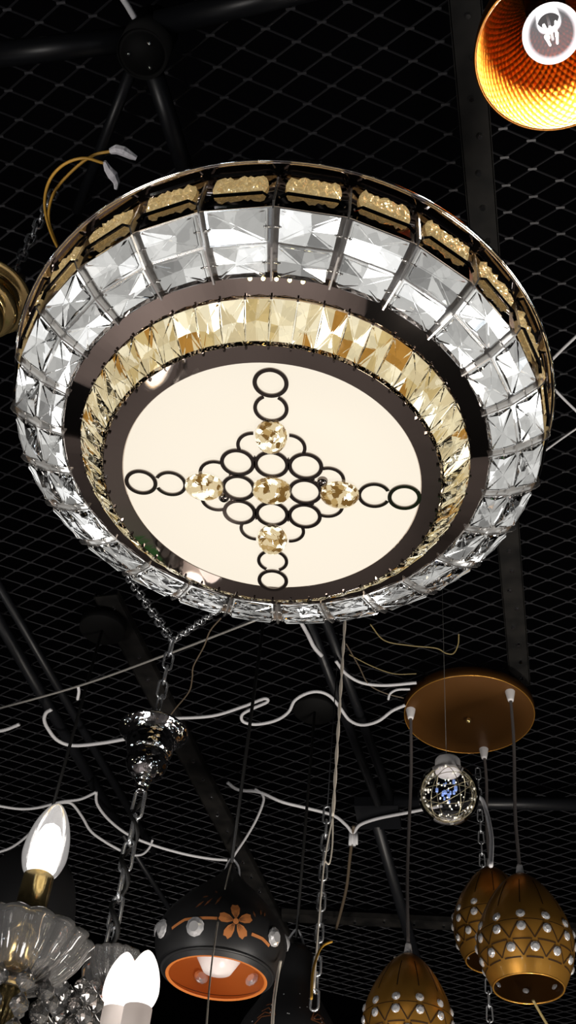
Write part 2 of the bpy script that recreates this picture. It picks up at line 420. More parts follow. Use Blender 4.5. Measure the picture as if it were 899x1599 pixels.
# backing frame + painted facet sparkle behind the crystals
fr = MB(); sparkle = MB()
for k in range(NSEG):
    a0, a1 = seg(k), seg(k + 1)
    for A, B in ((COR, MID), (MID, BIN)):
        q, n_ = panel_quad(A, B, a0, a1, 0, 0)
        back = -.0045
        fr.add([p + n_ * (back) for p in q], [(0, 1, 2, 3)])
        q2, n_ = panel_quad(A, B, a0, a1, .09, .045)
        facet_sparkle(sparkle, [p + n_ * (back + .0030) for p in q2], n_, .0018, SPARKLE_W)
fr.build('band_frame', M['frame'], LAMP, recalc=False)
sparkle.build('led_panel', SPARKLE, LAMP, recalc=False)
for k in range(NSEG):
    a0, a1 = seg(k), seg(k + 1)
    for A, B in ((COR, MID), (MID, BIN)):
        q, n_ = panel_quad(A, B, a0, a1, .10, .06)
        q = [p + n_ * .0032 for p in q]
        mb = crystal(q, n_, .0050, .0012, .002, .06, cut=.06)
        mb.build('crystal', M['crystal'], LAMP)
# radial fins with pins
for k in range(NSEG):
    a = seg(k); mb = MB()
    t = Vector((-math.sin(a), math.cos(a), 0))
    top = (COR[0] + .004, S * 1.286); pts = [L(top, a), L((COR[0] + .006, COR[1]), a), L((COR[0] + .001, COR[1] - .006), a), L((MID[0], MID[1] - .0075), a), L((BIN[0] - .001, BIN[1] - .005), a)]
    inn = [L((COR[0] - .004, S * 1.286), a), L((COR[0] - .006, COR[1] + .004), a), L((COR[0] - .006, COR[1] + .004), a), L((MID[0], MID[1] + .006), a), L((BIN[0] - .001, BIN[1] + .004), a)]
    for i in range(len(pts) - 1):
        vs = [p + t * s_ for p in (pts[i], pts[i + 1], inn[i + 1], inn[i]) for s_ in (-.0009, .0009)]
        mb.add(vs, [(0, 2, 4, 6), (1, 7, 5, 3), (0, 1, 3, 2), (4, 5, 7, 6), (2, 3, 5, 4), (0, 6, 7, 1)])
    for A, B in ((COR, MID), (MID, BIN)):
        for sg in (-1, 1):
            c = (L(A, a) + L(B, a)) / 2 + Vector((0, 0, -.004))
            mb.tube([c, c + t * sg * .0085], .0008, 6)
            mb.tube([c + t * sg * .0062 - Vector((0, 0, .002)), c + t * sg * .0062 + Vector((0, 0, .002))], .0008, 6)
    mb.build('fin', M['frame'], LAMP)
# amber side wall
WT = (COR[0] + .0005, ZB)
for k in range(NSEG):
    a0, a1 = seg(k), seg(k + 1); am = (a0 + a1) / 2
    out = Vector((math.cos(am), math.sin(am), 0))
    p00, p01, p11, p10 = L(COR, a0), L(COR, a1), L(WT, a1), L(WT, a0)
    mb = MB(); mb.add([p00, p01, p11, p10], [(0, 1, 2, 3)])
    def m2(s_, t, d=0): return (p00 * (1 - s_) + p01 * s_) * (1 - t) + (p10 * (1 - s_) + p11 * s_) * t + out * d
    # raised bevelled frame
    for (s0, t0, s1, t1) in ((.06, .16, .94, .16), (.06, .99, .94, .99)):
        mb.tube([m2(s0, t0, .004), m2(s0 + .10, t0 + (.10 if t0 < .5 else -.08), .006), m2(s1 - .10, t1 + (.10 if t1 < .5 else -.08), .006), m2(s1, t1, .004)], .0018, 4, smooth=False, mi=1)
    mb.build('side_frame', [M['sidewall'], M['chrome']], LAMP)
    mb = MB(); NX, NY = 16, 6; vs = []
    for iy in range(NY + 1):
        t = .36 + (.86 - .36) * iy / NY; w_ = .34 + .045 * math.sin(PI * iy / NY)
        for ix in range(NX + 1):
            edge = ix in (0, NX) or iy in (0, NY)
            vs.append(m2(.5 + w_ * (2 * ix / NX - 1) + (0 if edge else random.uniform(-.012, .012)), t + (0 if edge else random.uniform(-.02, .02)), .002 if edge else .0065 + random.uniform(-.002, .002)))
    fs = []
    for iy in range(NY):
        for ix in range(NX):
            A, B, C_, D = iy * (NX + 1) + ix, iy * (NX + 1) + ix + 1, (iy + 1) * (NX + 1) + ix + 1, (iy + 1) * (NX + 1) + ix
            fs += [(A, B, C_), (A, C_, D)] if random.random() < .5 else [(A, B, D), (B, C_, D)]
    mb.add(vs, fs)
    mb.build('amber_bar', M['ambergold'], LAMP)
# flat mirror rings
mb = MB(); mb.lathe([(BIN[0] + .004, BIN[1] - ZB + .003), (BIN[0], BIN[1] - ZB), (AMO[0], AMO[1] - ZB + .002), (AMO[0] - .004, AMO[1] - ZB + .006)], 128, smooth=False)
mb.build('mirror_ring', M['mirror'], LAMP)
mb = MB(); mb.lathe([(AMI[0] + .003, AMI[1] - ZB + .004), (AMI[0] + .001, AMI[1] - ZB), (DIF[0], DIF[1] - ZB), (DIF[0] - .002, DIF[1] - ZB + .003)], 128, smooth=False)
mb.build('mirror_ring', M['mirror'], LAMP)
# amber prism ring
NP = 52
sparkle = MB()
for k in range(NP):
    a0 = PH + 2 * PI * k / NP; q, n_ = panel_quad(AMO, AMI, a0, a0 + 2 * PI / NP, .0, .0)
    facet_sparkle(sparkle, [p - n_ * .0032 for p in q], n_, .001, SPARKLE_AW)
sparkle.build('led_panel', SPARKLE_A, LAMP, recalc=False)
for k in range(NP):
    a0 = PH + 2 * PI * k / NP; a1 = a0 + 2 * PI / NP
    q, n_ = panel_quad(AMO, AMI, a0, a1, .02, .01)
    q = [p + n_ * .001 for p in q]
    mb = crystal(q, n_, .0045, .001, .0015, .10, cut=.06)
    a = a0
    for rz in (AMO, AMI):
        c = L((rz[0] + (.0015 if rz is AMO else -.0008), rz[1] - .001), a); mb.box(c, (math.cos(a) * .0014, math.sin(a) * .0014, 0), (-math.sin(a) * .0009, math.cos(a) * .0009, 0), (0, 0, .001), 1)
    mb.build('amber_prism', [M['amber'], M['ring']], LAMP)
# diffuser
mb = MB(); zd = DIF[1] - ZB
mb.lathe([(.0001, zd + .0005), (DIF[0] * .5, zd + .0004), (DIF[0] - .001, zd + .0003), (DIF[0] - .0005, zd + .006)], 128)
DIFF = mb.build('diffuser', M['diffuser'], LAMP); DIFF['label'] = 'glowing white round diffuser'
ROT = math.radians(-5)
def dl(u, v, z=0): 
    u, v = u + .001, v
    x, y = u * math.cos(ROT) - v * math.sin(ROT), u * math.sin(ROT) + v * math.cos(ROT)
    return Vector((S * (x + .001), S * (y + .0035), zd + z))
FULL = [(i * .0465, j * .0465) for i in (-1, 0, 1) for j in (-1, 0, 1) if i or j] + [(a * .184, b_ * .184) for a, b_ in ((1, 0), (-1, 0), (0, 1), (0, -1))]
CABS = [(0, .0962), (0, -.0962), (.0945, 0), (-.0945, 0)]
def flat_ring(u, v, ro, wd, dz, clip=False):
    mb = MB(); ri = ro - wd; N = 64; vs = []; keep = []
    for k in range(N):
        ca, sa = math.cos(2 * PI * k / N), math.sin(2 * PI * k / N)
        keep.append(not clip or all(math.hypot(u + ro * ca - x, v + ro * sa - y) > .0225 for x, y in FULL + CABS))
        for r2, z2 in ((ri, -.0008), (ro, -.0008), (ro, .0008), (ri, .0008)): vs.append(dl(u + r2 * ca, v + r2 * sa, dz + z2))
    fs = []
    for k in range(N):
        m_ = (k + 1) % N
        if keep[k] and keep[m_]:
            for e in range(4): fs.append((4 * k + e, 4 * k + (e + 1) % 4, 4 * m_ + (e + 1) % 4, 4 * m_ + e))
    mb.add(vs, fs); mb.build('chrome_ring', M['ring'], LAMP)
for x, y in FULL: flat_ring(x, y, .0243 if abs(x) + abs(y) < .1 else .0232, .0056, -.0032)
for a in (-1, 1):
    for b_ in (-1, 1):
        flat_ring(a * .024, b_ * .078, .0235, .0048, -.0028, True); flat_ring(a * .078, b_ * .024, .0235, .0048, -.0028, True)
for (a, b_) in ((1, 0), (-1, 0), (0, 1), (0, -1)): flat_ring(a * .1425, b_ * .1425, .0232, .0050, -.0028, True)
for (a, b_) in ((0, 0), (1, 0), (-1, 0), (0, 1), (0, -1)):
    c = dl(a * .0945, b_ * .0962, -.003); mb = MB()
    ex, ey = (1.18, .96) if b_ == 0 else (.92, 1.16)
    rows = 7; R = .0238 * S
    vs = []; fs = []; NN = 18
    for i in range(rows):
        th = PI / 2 * i / (rows - 1); rr = R * math.cos(th) if i < rows - 1 else 1e-5; zz = -R * .8 * math.sin(th)
        for k in range(NN):
            an = 2 * PI * (k + .5 * (i % 2)) / NN
            x, y = rr * math.cos(an) * ex, rr * math.sin(an) * ey
            vs.append(c + Vector((x * math.cos(ROT) - y * math.sin(ROT), x * math.sin(ROT) + y * math.cos(ROT), zz)))
    for i in range(rows - 1):
        for k in range(NN): fs.append((i * NN + k, i * NN + (k + 1) % NN, (i + 1) * NN + (k + 1) % NN, (i + 1) * NN + k))
    fs.append(tuple(range(NN))[::-1]); mb.add(vs, fs)
    o = mb.build('cabochon', M['amber'], LAMP); o['label'] = 'faceted domed crystal stone'
    mb = MB()
    vs = [c + Vector((R * .9 * ex * math.cos(2 * PI * k / 24 + ROT), R * .9 * ey * math.sin(2 * PI * k / 24 + ROT), -.0005)) for k in range(24)]
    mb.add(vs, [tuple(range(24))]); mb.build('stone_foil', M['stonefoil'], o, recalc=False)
for (u, v) in ((-.068, .021), (.07, -.019)):
    mb = MB(); mb.lathe([(.0001, -.006), (.004, -.006), (.0055, -.004), (.0055, 0)], 20, dl(u, v, 0)); mb.build('knob', M['ring'], LAMP)
for k in range(5):
    a = seg(0) - .09 + .055 * k
    mb = MB(); mb.lathe([(.0001, -.002), (.0014, -.0014), (.002, 0), (.0014, .0014), (.0001, .002)], 10, L((BIN[0] - .001, BIN[1] - .001), a)); mb.build('led_bead', M['ledbead'], LAMP)

# ------------------------------------------------------------------ small helpers for lamps and cables
def cable(label, pts, z, r, mm, name='cable', cat='cable', group=None, k=8):
    zz = z if isinstance(z, (list, tuple)) else [z] * len(pts)
    P = [at_z(u, v, z_) for (u, v), z_ in zip(pts, zz)]
    o0 = P[0]; mb = MB(); mb.tube([p - o0 for p in spline(P, k)], r, 8)
    return tag(mb.build(name, mm, None, o0), label, cat, group)
LINKS = {}
def link_mesh(ln, wd, r):
    key = (ln, wd, r)
    if key not in LINKS:
        mb = MB(); pts = []
        for k in range(16):
            a = 2 * PI * k / 16; s_ = (ln / 2 - wd / 2) * (1 if math.sin(a) >= 0 else -1)
            pts.append((wd / 2 * math.cos(a), 0, wd / 2 * math.sin(a) + s_))
        mb.tube(pts, r, 7, closed=True)
        o = mb.build('chain_link', M['chain']); LINKS[key] = o.data; bpy.data.objects.remove(o)
    return LINKS[key]
def chain(parent, a, b_, ln=.03, wd=.014, r=.0019, name='chain_link', mm=None):
    a, b_ = Vector(a), Vector(b_); d = b_ - a; n_ = max(1, round(d.length / (ln - 2.6 * r)))
    q = d.to_track_quat('Z', 'Y')
    for k in range(n_):
        o = bpy.data.objects.new(name, link_mesh(ln, wd, r)); COL.objects.link(o); o.parent = parent
        o.location = a + d * ((k + .5) / n_); o.rotation_mode = 'QUATERNION'
        o.rotation_quaternion = q @ Matrix.Rotation(PI / 2 * (k % 2) + .3 + random.uniform(-.25, .25), 3, 'Z').to_quaternion()
def surf(prof, hgt, th, t):       # point and normal on a lathe surface; prof = list (t, r), t from top
    for i in range(len(prof) - 1):
        if prof[i + 1][0] >= t: break
    (t0, r0), (t1, r1) = prof[i], prof[i + 1]; f = (t - t0) / max(t1 - t0, 1e-6); r = r0 + (r1 - r0) * f
    dr, dz = r1 - r0, -(t1 - t0) * hgt
    nr, nz = -dz, dr; Ln = math.hypot(nr, nz); nr /= Ln; nz /= Ln
    p = Vector((r * math.cos(th), r * math.sin(th), -t * hgt)); n_ = Vector((nr * math.cos(th), nr * math.sin(th), nz))
    return p, n_
def groove(mb, prof, hgt, uvs, wd, mi, off=.0006, steps=6):   # thin band following the surface through (theta, t) points
    L_ = []
    for (a, t), (a2, t2) in zip(uvs[:-1], uvs[1:]):
        for k in range(steps): L_.append((a + (a2 - a) * k / steps, t + (t2 - t) * k / steps))
    L_.append(uvs[-1]); vs = []
    P = [surf(prof, hgt, *q) for q in L_]
    for i, (p, n_) in enumerate(P):
        tn = P[min(i + 1, len(P) - 1)][0] - P[max(i - 1, 0)][0]; sd = tn.cross(n_).normalized() * wd / 2
        vs += [p + n_ * off + sd, p + n_ * off - sd]
    mb.add(vs, [(2 * i, 2 * i + 1, 2 * i + 3, 2 * i + 2) for i in range(len(P) - 1)], mi)
def decal(mb, prof, hgt, th, t, outline, mi, off=.0008):  # flat outline (metres, x sideways, y up) wrapped on the surface; fan
    r = surf(prof, hgt, th, t)[0].to_2d().length
    def w(x, y):
        p, n_ = surf(prof, hgt, th + x / max(r, .01), min(max(t - y / hgt, .01), .99)); return p + n_ * off
    outline = [(x * DK, y * DK) for x, y in outline]
    cx = sum(p[0] for p in outline) / len(outline); cy = sum(p[1] for p in outline) / len(outline)
    vs = [w(cx, cy)] + [w(*p) for p in outline]; N = len(outline)
    mb.add(vs, [(0, 1 + i, 1 + (i + 1) % N) for i in range(N)], mi)
STUD = {}
def stud(parent, p, n_, r, name='crystal_stud', flip=1):
    if r not in STUD:
        mb = MB(); N = 10
        rings = [(1.15, 0), (1.12, .16), (.95, .26), (.62, .5)]
        vs = []
        for i, (a, z) in enumerate(rings):
            for k in range(N): vs.append((r * a * math.cos(2 * PI * (k + .5 * (i % 2)) / N), r * a * math.sin(2 * PI * (k + .5 * (i % 2)) / N), r * z))
        fs = []
        for i in range(len(rings) - 1):
            for k in range(N):
                A, B, C_, D = i * N + k, i * N + (k + 1) % N, (i + 1) * N + k, (i + 1) * N + (k + 1) % N
                if i % 2 == 0: fs += [(A, B, C_), (B, D, C_)]
                else: fs += [(A, B, D), (A, D, C_)]
        fs.append(tuple((len(rings) - 1) * N + k for k in range(N)))
        mb.add(vs, fs); o = mb.build(name, M['stud']); STUD[r] = o.data; bpy.data.objects.remove(o)
    o = bpy.data.objects.new(name, STUD[r]); COL.objects.link(o); o.parent = parent
    o.location = p; o.rotation_mode = 'QUATERNION'; o.rotation_quaternion = n_.to_track_quat('Z', 'Y') @ Matrix.Rotation(random.uniform(0, 1), 3, 'Z').to_quaternion()
    return o

# ------------------------------------------------------------------ gold canopy with three egg shades
ZC = 1.425
cc = at_z(732, 1118, ZC); RC = .5 * (at_z(835, 1108, ZC) - at_z(629, 1112, ZC)).length
G = thing('egg_pendant_lamp', 'gold round ceiling canopy with three hanging crystal-studded golden egg shades', 'pendant lamp', cc)
mb = MB(); mb.lathe([(.0001, 0), (RC - .003, 0), (RC - .001, .001), (RC, .004), (RC, .022), (RC - .004, .024), (.05, .024), (.05, .07), (.0001, .07)], 96)
mb.build('canopy', M['gold'], G)
mb = MB(); mb.tube([Vector((RC - .001, 0, 0)).lerp(Vector((0, 0, 0)), 0) if 0 else Vector(((RC - .0015) * math.cos(2 * PI * k / 96), (RC - .0015) * math.sin(2 * PI * k / 96), .0006)) for k in range(96)], .0011, 6, closed=True)
mb.build('canopy_edge', M['goldegg'], G)
mb = MB(); mb.lathe([(.0001, -.012), (.004, -.0115), (.0062, -.007), (.005, -.003), (.003, -.001), (.003, 0)], 20, at_z(731, 1121, ZC) - cc); mb.build('screw_knob', M['brass'], G)
EGG = lerp_prof([(0, .013), (.03, .022), (.10, .037), (.22, .055), (.38, .072), (.52, .0815), (.63, .0845), (.76, .0805), (.89, .071), (1., .0605)], 48)
EH = .207
def egg(root, base, scale, rot):
    hgt = EH * scale; prof = [(t, r * scale) for t, r in EGG]
    mb = MB()
    mb.lathe([(r, -t * hgt) for t, r in prof], 64)
    mb.lathe([(r - .002, -t * hgt) for t, r in prof][::-1], 64, mi=2)
    rl = prof[-1][1]
    mb.tube([((rl - .001) * math.cos(2 * PI * k / 64), (rl - .001) * math.sin(2 * PI * k / 64), -hgt) for k in range(64)], .0016, 6, closed=True)
    N = 12; st = 2 * PI / N
    for k in range(N):
        a = rot + k * st
        groove(mb, prof, hgt, [(a, .15), (a, .44)], .0016, 1)
        t0, t1, t2 = .60, .76, .89
        groove(mb, prof, hgt, [(a + .06, t0 + .02), (a + st / 2, t1 - .01)], .0022, 1); groove(mb, prof, hgt, [(a + st - .06, t0 + .02), (a + st / 2, t1 - .01)], .0022, 1)
        groove(mb, prof, hgt, [(a + st / 2 + .06, t1 + .012), (a + st, t2 - .01)], .0022, 1); groove(mb, prof, hgt, [(a + st / 2 - .06, t1 + .012), (a, t2 - .01)], .0022, 1)
        groove(mb, prof, hgt, [(a + .05, t0), (a + st - .05, t0)], .0014, 1)
        groove(mb, prof, hgt, [(a - st / 2 + .06, t1), (a + st / 2 - .06, t1)], .0022, 1)
        groove(mb, prof, hgt, [(a + .06, t2), (a + st - .06, t2)], .0026, 1)
    o = mb.build('egg_shade', [M['goldegg'], M['groove'], M['gold']], root, base, recalc=False)
    for row, off in ((.55, 0), (.66, 0), (.815, .5)):
        for k in range(N):
            p, n_ = surf(prof, hgt, rot + (k + off) * st, row); stud(o, p, n_, .0070 * scale)
    for k in range(8):
        p, n_ = surf(prof, hgt, rot + (k + .5) * 2 * PI / 8, .88); stud(o, p - n_ * .0035, -n_, .0052 * scale, 'inner_stud')
    mb = MB(); mb.lathe([(.0001, .022), (.0045, .022), (.0055, .018), (.0085, -.002), (.0085, -.006)], 20); mb.build('shade_cap', M['grip'], o)
    mb = MB(); mb.lathe([(.0001, -.13 * scale), (.018 * scale, -.125 * scale), (.026 * scale, -.10 * scale), (.018 * scale, -.06 * scale), (.012, -.03), (.012, 0)], 20); mb.build('bulb', M['grip'], o)
    return o
def vertical_z(p, v):      # height at which a vertical line through p meets image row v
    lo, hi = -1., 3.
    for _ in range(60):
        m_ = (lo + hi) / 2; X = Vector((p.x, p.y, CAMZ + m_)) - EYE; dd = X.dot(FWD); y = H / 2 - F * X.dot(UP) / dd
        if y > v: lo = m_
        else: hi = m_
    return lo
def px(p):
    X = Vector(p) - EYE; dd = X.dot(FWD); return W / 2 + F * X.dot(RT) / dd, H / 2 - F * X.dot(UP) / dd
for (uc, vc, ue, ve, wpx, rot) in ((641, 1108, 637, 1492, 133, .1), (755, 1170, 765, 1357, 118, .35), (796, 1080, 812, 1368, 141, .2)):
    top = at_z(uc, vc, ZC)
    et = Vector((top.x, top.y, CAMZ + vertical_z(top, ve)))
    fix = at_y(ue, ve, et.y); et.x = fix.x; et.z = fix.z
    dd = (et - EYE).dot(FWD); sc_ = wpx / 2 / F * dd * 1.0 / .0845 * 1.02
    print('egg', top, et, sc_)
    mb = MB(); a, e_ = top - cc, et - cc
    mb.tube(spline([a, a.lerp(e_, .3) + Vector((.002, 0, 0)), a.lerp(e_, .7) + Vector((-.003, 0, 0)), e_ + Vector((0, 0, .015))], 8), .0032, 8); mb.build('cord', M['cord'], G)
    mb = MB(); mb.lathe([(.0001, -.024), (.0055, -.024), (.0065, -.02), (.0095, -.004), (.010, 0)], 20, a); mb.build('cord_grip', M['grip'], G)
    egg(G, e_, sc_, rot)

# ------------------------------------------------------------------ black flowered gourd pendant
def black_disc(label, uv_, rad):
    c = at_z(*uv_, ZM - .045)
    return c
GP = lerp_prof([(0, .006), (.06, .012), (.16, .030), (.30, .062), (.46, .095), (.60, .115), (.72, .1205), (.82, .117), (.92, .107), (1., .092)], 54)
gtop = at_d(361, 1350, 1.9); DK = .845; GP = [(t, r * DK) for t, r in GP]
ga = gtop.copy(); ga.z = CAMZ + ZM - .01
B = thing('gourd_pendant_lamp', 'matt black onion-shaped pendant with orange flower, crystal studs and terracotta inside', 'pendant lamp', gtop)
ghh = .224 * DK
mb = MB(); mb.lathe([(r, -t * ghh) for t, r in GP], 72)
rl = GP[-1][1]
mb.lathe([(rl, -ghh), (rl - .002, -ghh - .001), (rl - .005, -ghh + .001)], 72, mi=3)
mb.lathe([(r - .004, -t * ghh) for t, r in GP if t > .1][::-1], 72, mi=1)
mb.tube([((rl + .007) * math.cos(2 * PI * k / 72), (rl + .007) * math.sin(2 * PI * k / 72), -ghh * .955) for k in range(72)], .003, 6, closed=True)
fdir = math.atan2(-gtop.y, -gtop.x)           # towards the camera
def px_to_theta(u):                            # surface angle that shows at image column u, near the waist
    best = None
    for i in range(-80, 81):
        th = fdir + i / 80 * 1.5
        p, _n = surf(GP, ghh, th, .55); x = px(gtop + p)[0]
        if best is None or abs(x - u) < best[0]: best = (abs(x - u), th)
    return best[1]
def px_to_surf(u, v, prof, hgt, base):
    best = None
    for i in range(-60, 61):
        for j in range(2, 49):
            th = fdir + i / 60 * 1.5; t = j / 50
            x, y = px(base + surf(prof, hgt, th, t)[0]); e = (x - u) ** 2 + (y - v) ** 2
            if best is None or e < best[0]: best = (e, th, t)
    return best[1], best[2]
fth, ft = px_to_surf(369, 1437, GP, ghh, gtop)
for k in range(5):
    a = PI / 2 + 2 * PI * k / 5 + .15
    def rotp(x, y): return (x * math.cos(a) - y * math.sin(a), x * math.sin(a) + y * math.cos(a))
    decal(mb, GP, ghh, fth, ft, [rotp(*q) for q in ((.006, -.002), (.014, -.007), (.024, -.0085), (.031, -.005), (.0295, 0), (.031, .005), (.024, .0085), (.014, .007), (.006, .002))], 2)
    for dy in (-.003, 0, .003):
        decal(mb, GP, ghh, fth, ft, [rotp(*q) for q in ((.007, dy * .5 - .0004), (.017, dy - .0002), (.017, dy + .0002), (.007, dy * .5 + .0004))], 0, .0014)
decal(mb, GP, ghh, fth, ft, [(.0052 * math.cos(k * .52), .0052 * math.sin(k * .52)) for k in range(12)], 2)
def px_groove(pts, wd, mi):
    groove(mb, GP, ghh, [px_to_surf(u, v, GP, ghh, gtop) for u, v in pts], wd, mi, .0009, 6)
px_groove([(268, 1449), (290, 1438), (312, 1432), (338, 1433)], .0042, 2)
px_groove([(392, 1457), (408, 1467), (420, 1478)], .0045, 2)
for (u, v, an, ln) in ((313, 1412, .8, .02), (326, 1408, 1.0, .022), (340, 1406, 1.2, .024), (322, 1400, .3, .012), (338, 1394, 2.2, .010), (398, 1427, 2.0, .012), (406, 1425, 1.4, .014), (413, 1428, 1.2, .012)):
    th, t = px_to_surf(u, v, GP, ghh, gtop)
    def rp(x, y): return (x * math.cos(an) - y * math.sin(an), x * math.sin(an) + y * math.cos(an))
    decal(mb, GP, ghh, th, t, [rp(*q) for q in ((-ln / 2, 0), (0, -.0022), (ln / 2, 0), (0, .0022))], 4)
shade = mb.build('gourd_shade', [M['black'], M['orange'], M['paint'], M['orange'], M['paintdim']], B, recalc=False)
for (u, v) in ((255, 1451), (304, 1449), (427, 1465)):
    th, t = px_to_surf(u, v, GP, ghh, gtop); p, n_ = surf(GP, ghh, th, t); stud(shade, p, n_, .0125)
for da in (1.6, 2.6, 3.6, 4.6):
    p, n_ = surf(GP, ghh, fdir + da, .62); stud(shade, p, n_, .0125)
for da in (2.5, 3.4):
    p, n_ = surf(GP, ghh, fdir + da, .80); stud(shade, p - n_ * .005, -n_, .0105, 'inner_stud')
mb = MB(); zb = -.108
mb.lathe([(.0001, zb - .075), (.022, zb - .07), (.034, zb - .05), (.038, zb - .03), (.032, zb), (.016, zb + .03), (.015, zb + .06)], 32); mb.build('bulb', M['opal'], B)
mb = MB(); mb.tube([(0, 0, -.005), (0, 0, ga.z - gtop.z)], .0032, 8); mb.build('cord', M['blackcord'], B)
mb = MB(); mb.tube(spline([(.0, 0, .012), (.012, .002, -.002), (.017, .002, -.03), (.024, .0, -.052)], 6), .0022, 8); mb.tube(spline([(0, 0, .012), (-.006, 0, .002), (-.012, -.003, -.03)], 6), .0016, 8); mb.build('hook_wire', M['wire'], B)
mb = MB(); mb.lathe([(.0001, -.012), (.014, -.012), (.016, -.010), (.016, .012), (.0001, .012)], 24, (0, 0, ga.z - gtop.z - .004)); mb.build('ceiling_disc', M['disc'], B)

# second black gourd behind, hanging from its own black disc
c2 = at_z(491, 1112, ZM - .045)
t2 = Vector((c2.x, c2.y, CAMZ + vertical_z(c2, 1480)))
q_ = at_y(461, 1480, t2.y); t2.x, t2.z = q_.x, q_.z
B2 = thing('gourd_pendant_lamp', 'dark gourd pendant with waisted neck hanging behind the flowered black pendant', 'pendant lamp', t2)
dd = (t2 - EYE).dot(FWD); k2 = dd / F
GP2 = lerp_prof([(0, 20 * k2), (.05, 28 * k2), (.16, 32 * k2), (.30, 36 * k2), (.45, 52 * k2), (.62, 72 * k2), (.80, 80 * k2), (.92, 74 * k2), (1., 60 * k2)], 40)
h2 = 205 * k2
mb = MB(); mb.lathe([(.0001, .004)] + [(r, -t * h2) for t, r in GP2], 56); mb.lathe([(r - .003, -t * h2) for t, r in GP2][::-1], 56, mi=1)
for i in range(14):
    th, t = fdir + random.uniform(-.9, .9), random.uniform(.45, .7); decal(mb, GP2, h2, th, t, [(.0014 * math.cos(k), .0014 * math.sin(k)) for k in range(6)], 3)
for s_ in (-1, 1):
    for j in range(4):
        groove(mb, GP2, h2, [(fdir + s_ * .35, .66), (fdir + s_ * (.48 + .05 * j), .56 + .035 * j), (fdir + s_ * (.62 + .05 * j), .57 + .05 * j)], .0022, 2, .001)
mb.build('gourd_shade', [M['black'], M['orange'], M['paintdim'], M['grip']], B2, recalc=False)
mb = MB(); a = c2 - t2; mb.tube([(0, 0, .012), a], .003, 8); mb.build('cord', M['blackcord'], B2)
mb = MB(); mb.tube(spline([(-.022, 0, -.005), (-.01, 0, .022), (0, 0, .035), (.01, 0, .022), (.02, 0, -.012)], 6), .0022, 8); mb.build('hook_wire', M['wire'], B2)
mb = MB(); rr = 34 * (c2 - EYE).dot(FWD) / F; mb.lathe([(.0001, 0), (rr - .002, 0), (rr, .002), (rr, .024), (.0001, .024)], 40, a); mb.build('ceiling_disc', M['disc'], B2)

# dark bell pendant behind the lit candle
c3 = at_z(159, 985, ZM - .05)
t3 = Vector((c3.x, c3.y, CAMZ + vertical_z(c3, 1322))); q_ = at_y(66, 1318, t3.y); t3.x, t3.z = q_.x, q_.z
B3 = thing('bell_pendant_lamp', 'plain black bell pendant half hidden behind the brass-based candle bulb', 'pendant lamp', t3)
k3 = (t3 - EYE).dot(FWD) / F
P3 = lerp_prof([(0, 6 * k3), (.08, 28 * k3), (.25, 56 * k3), (.5, 72 * k3), (.8, 78 * k3), (1., 74 * k3)], 30)
mb = MB(); mb.lathe([(r, -t * 170 * k3) for t, r in P3], 56); mb.lathe([(r - .003, -t * 170 * k3) for t, r in P3][::-1], 56); mb.build('bell_shade', M['black'], B3, recalc=False)
mb = MB(); mb.tube([(0, 0, 0), c3 - t3], .0032, 8); mb.build('cord', M['blackcord'], B3)
mb = MB(); rr = 36 * (c3 - EYE).dot(FWD) / F; mb.lathe([(.0001, 0), (rr - .002, 0), (rr, .002), (rr, .024), (.0001, .024)], 40, c3 - t3); mb.build('ceiling_disc', M['disc'], B3)

# ------------------------------------------------------------------ clear globe bulb on a thread
gc = at_d(700, 1240, 1.75); gr = 46.5 * 1.75 / F * .985
GB = thing('globe_bulb', 'clear glass globe bulb with white cap and fairy wire inside, on a thread', 'bulb', gc)
mb = MB(); a0 = math.asin(.40)
mb.lathe([(gr * math.sin(a0 + (PI - a0) * k / 28) + 1e-5, gr * math.cos(a0 + (PI - a0) * k / 28)) for k in range(29)], 56); mb.build('globe', M['globe'], GB)
mb = MB(); zt = gr * math.cos(a0); rc_ = gr * .42
mb.lathe([(.0001, zt + .019), (rc_ * .9, zt + .019), (rc_, zt + .016), (rc_ * 1.02, zt - .003), (rc_ * .96, zt - .005), (.0001, zt - .004)], 40); mb.build('cap', M['grip'], GB)
for k, (tx, ty) in enumerate(((0, .2), (.9, .5), (1.7, -.3), (2.3, .7), (.4, 1.2), (2.9, 1.35))):
    mb = MB(); Rm = Matrix.Rotation(tx, 3, 'Z') @ Matrix.Rotation(ty, 3, 'X')
    mb.tube([Rm @ Vector((.9 * gr * math.cos(2 * PI * i / 40), 0, .9 * gr * math.sin(2 * PI * i / 40))) for i in range(40)], .00055, 5, closed=True)
    mb.build('fairy_wire', M['fairy'], GB)
mb = MB()
for k in range(46):
    v = Vector((random.gauss(0, 1), random.gauss(0, 1), random.gauss(0, 1))).normalized() * gr * random.uniform(.72, .93)
    if v.z > zt - .006: continue
    r_2 = random.uniform(.0006, .0013); mb.box(v, (r_2, 0, 0), (0, r_2 * random.uniform(.6, 2), 0), (0, 0, r_2))
mb.build('fairy_leds', M['fairyled'], GB)
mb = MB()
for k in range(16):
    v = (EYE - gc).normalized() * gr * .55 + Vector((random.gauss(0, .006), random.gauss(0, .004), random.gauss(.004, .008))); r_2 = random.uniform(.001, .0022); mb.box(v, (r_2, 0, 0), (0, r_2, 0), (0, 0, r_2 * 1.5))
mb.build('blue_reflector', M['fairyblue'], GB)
mb = MB(); mb.tube([(-.002, 0, zt + .019), (-.002, 0, CAMZ + ZM - gc.z)], .0004, 5); mb.build('thread', M['steelwire'], GB)

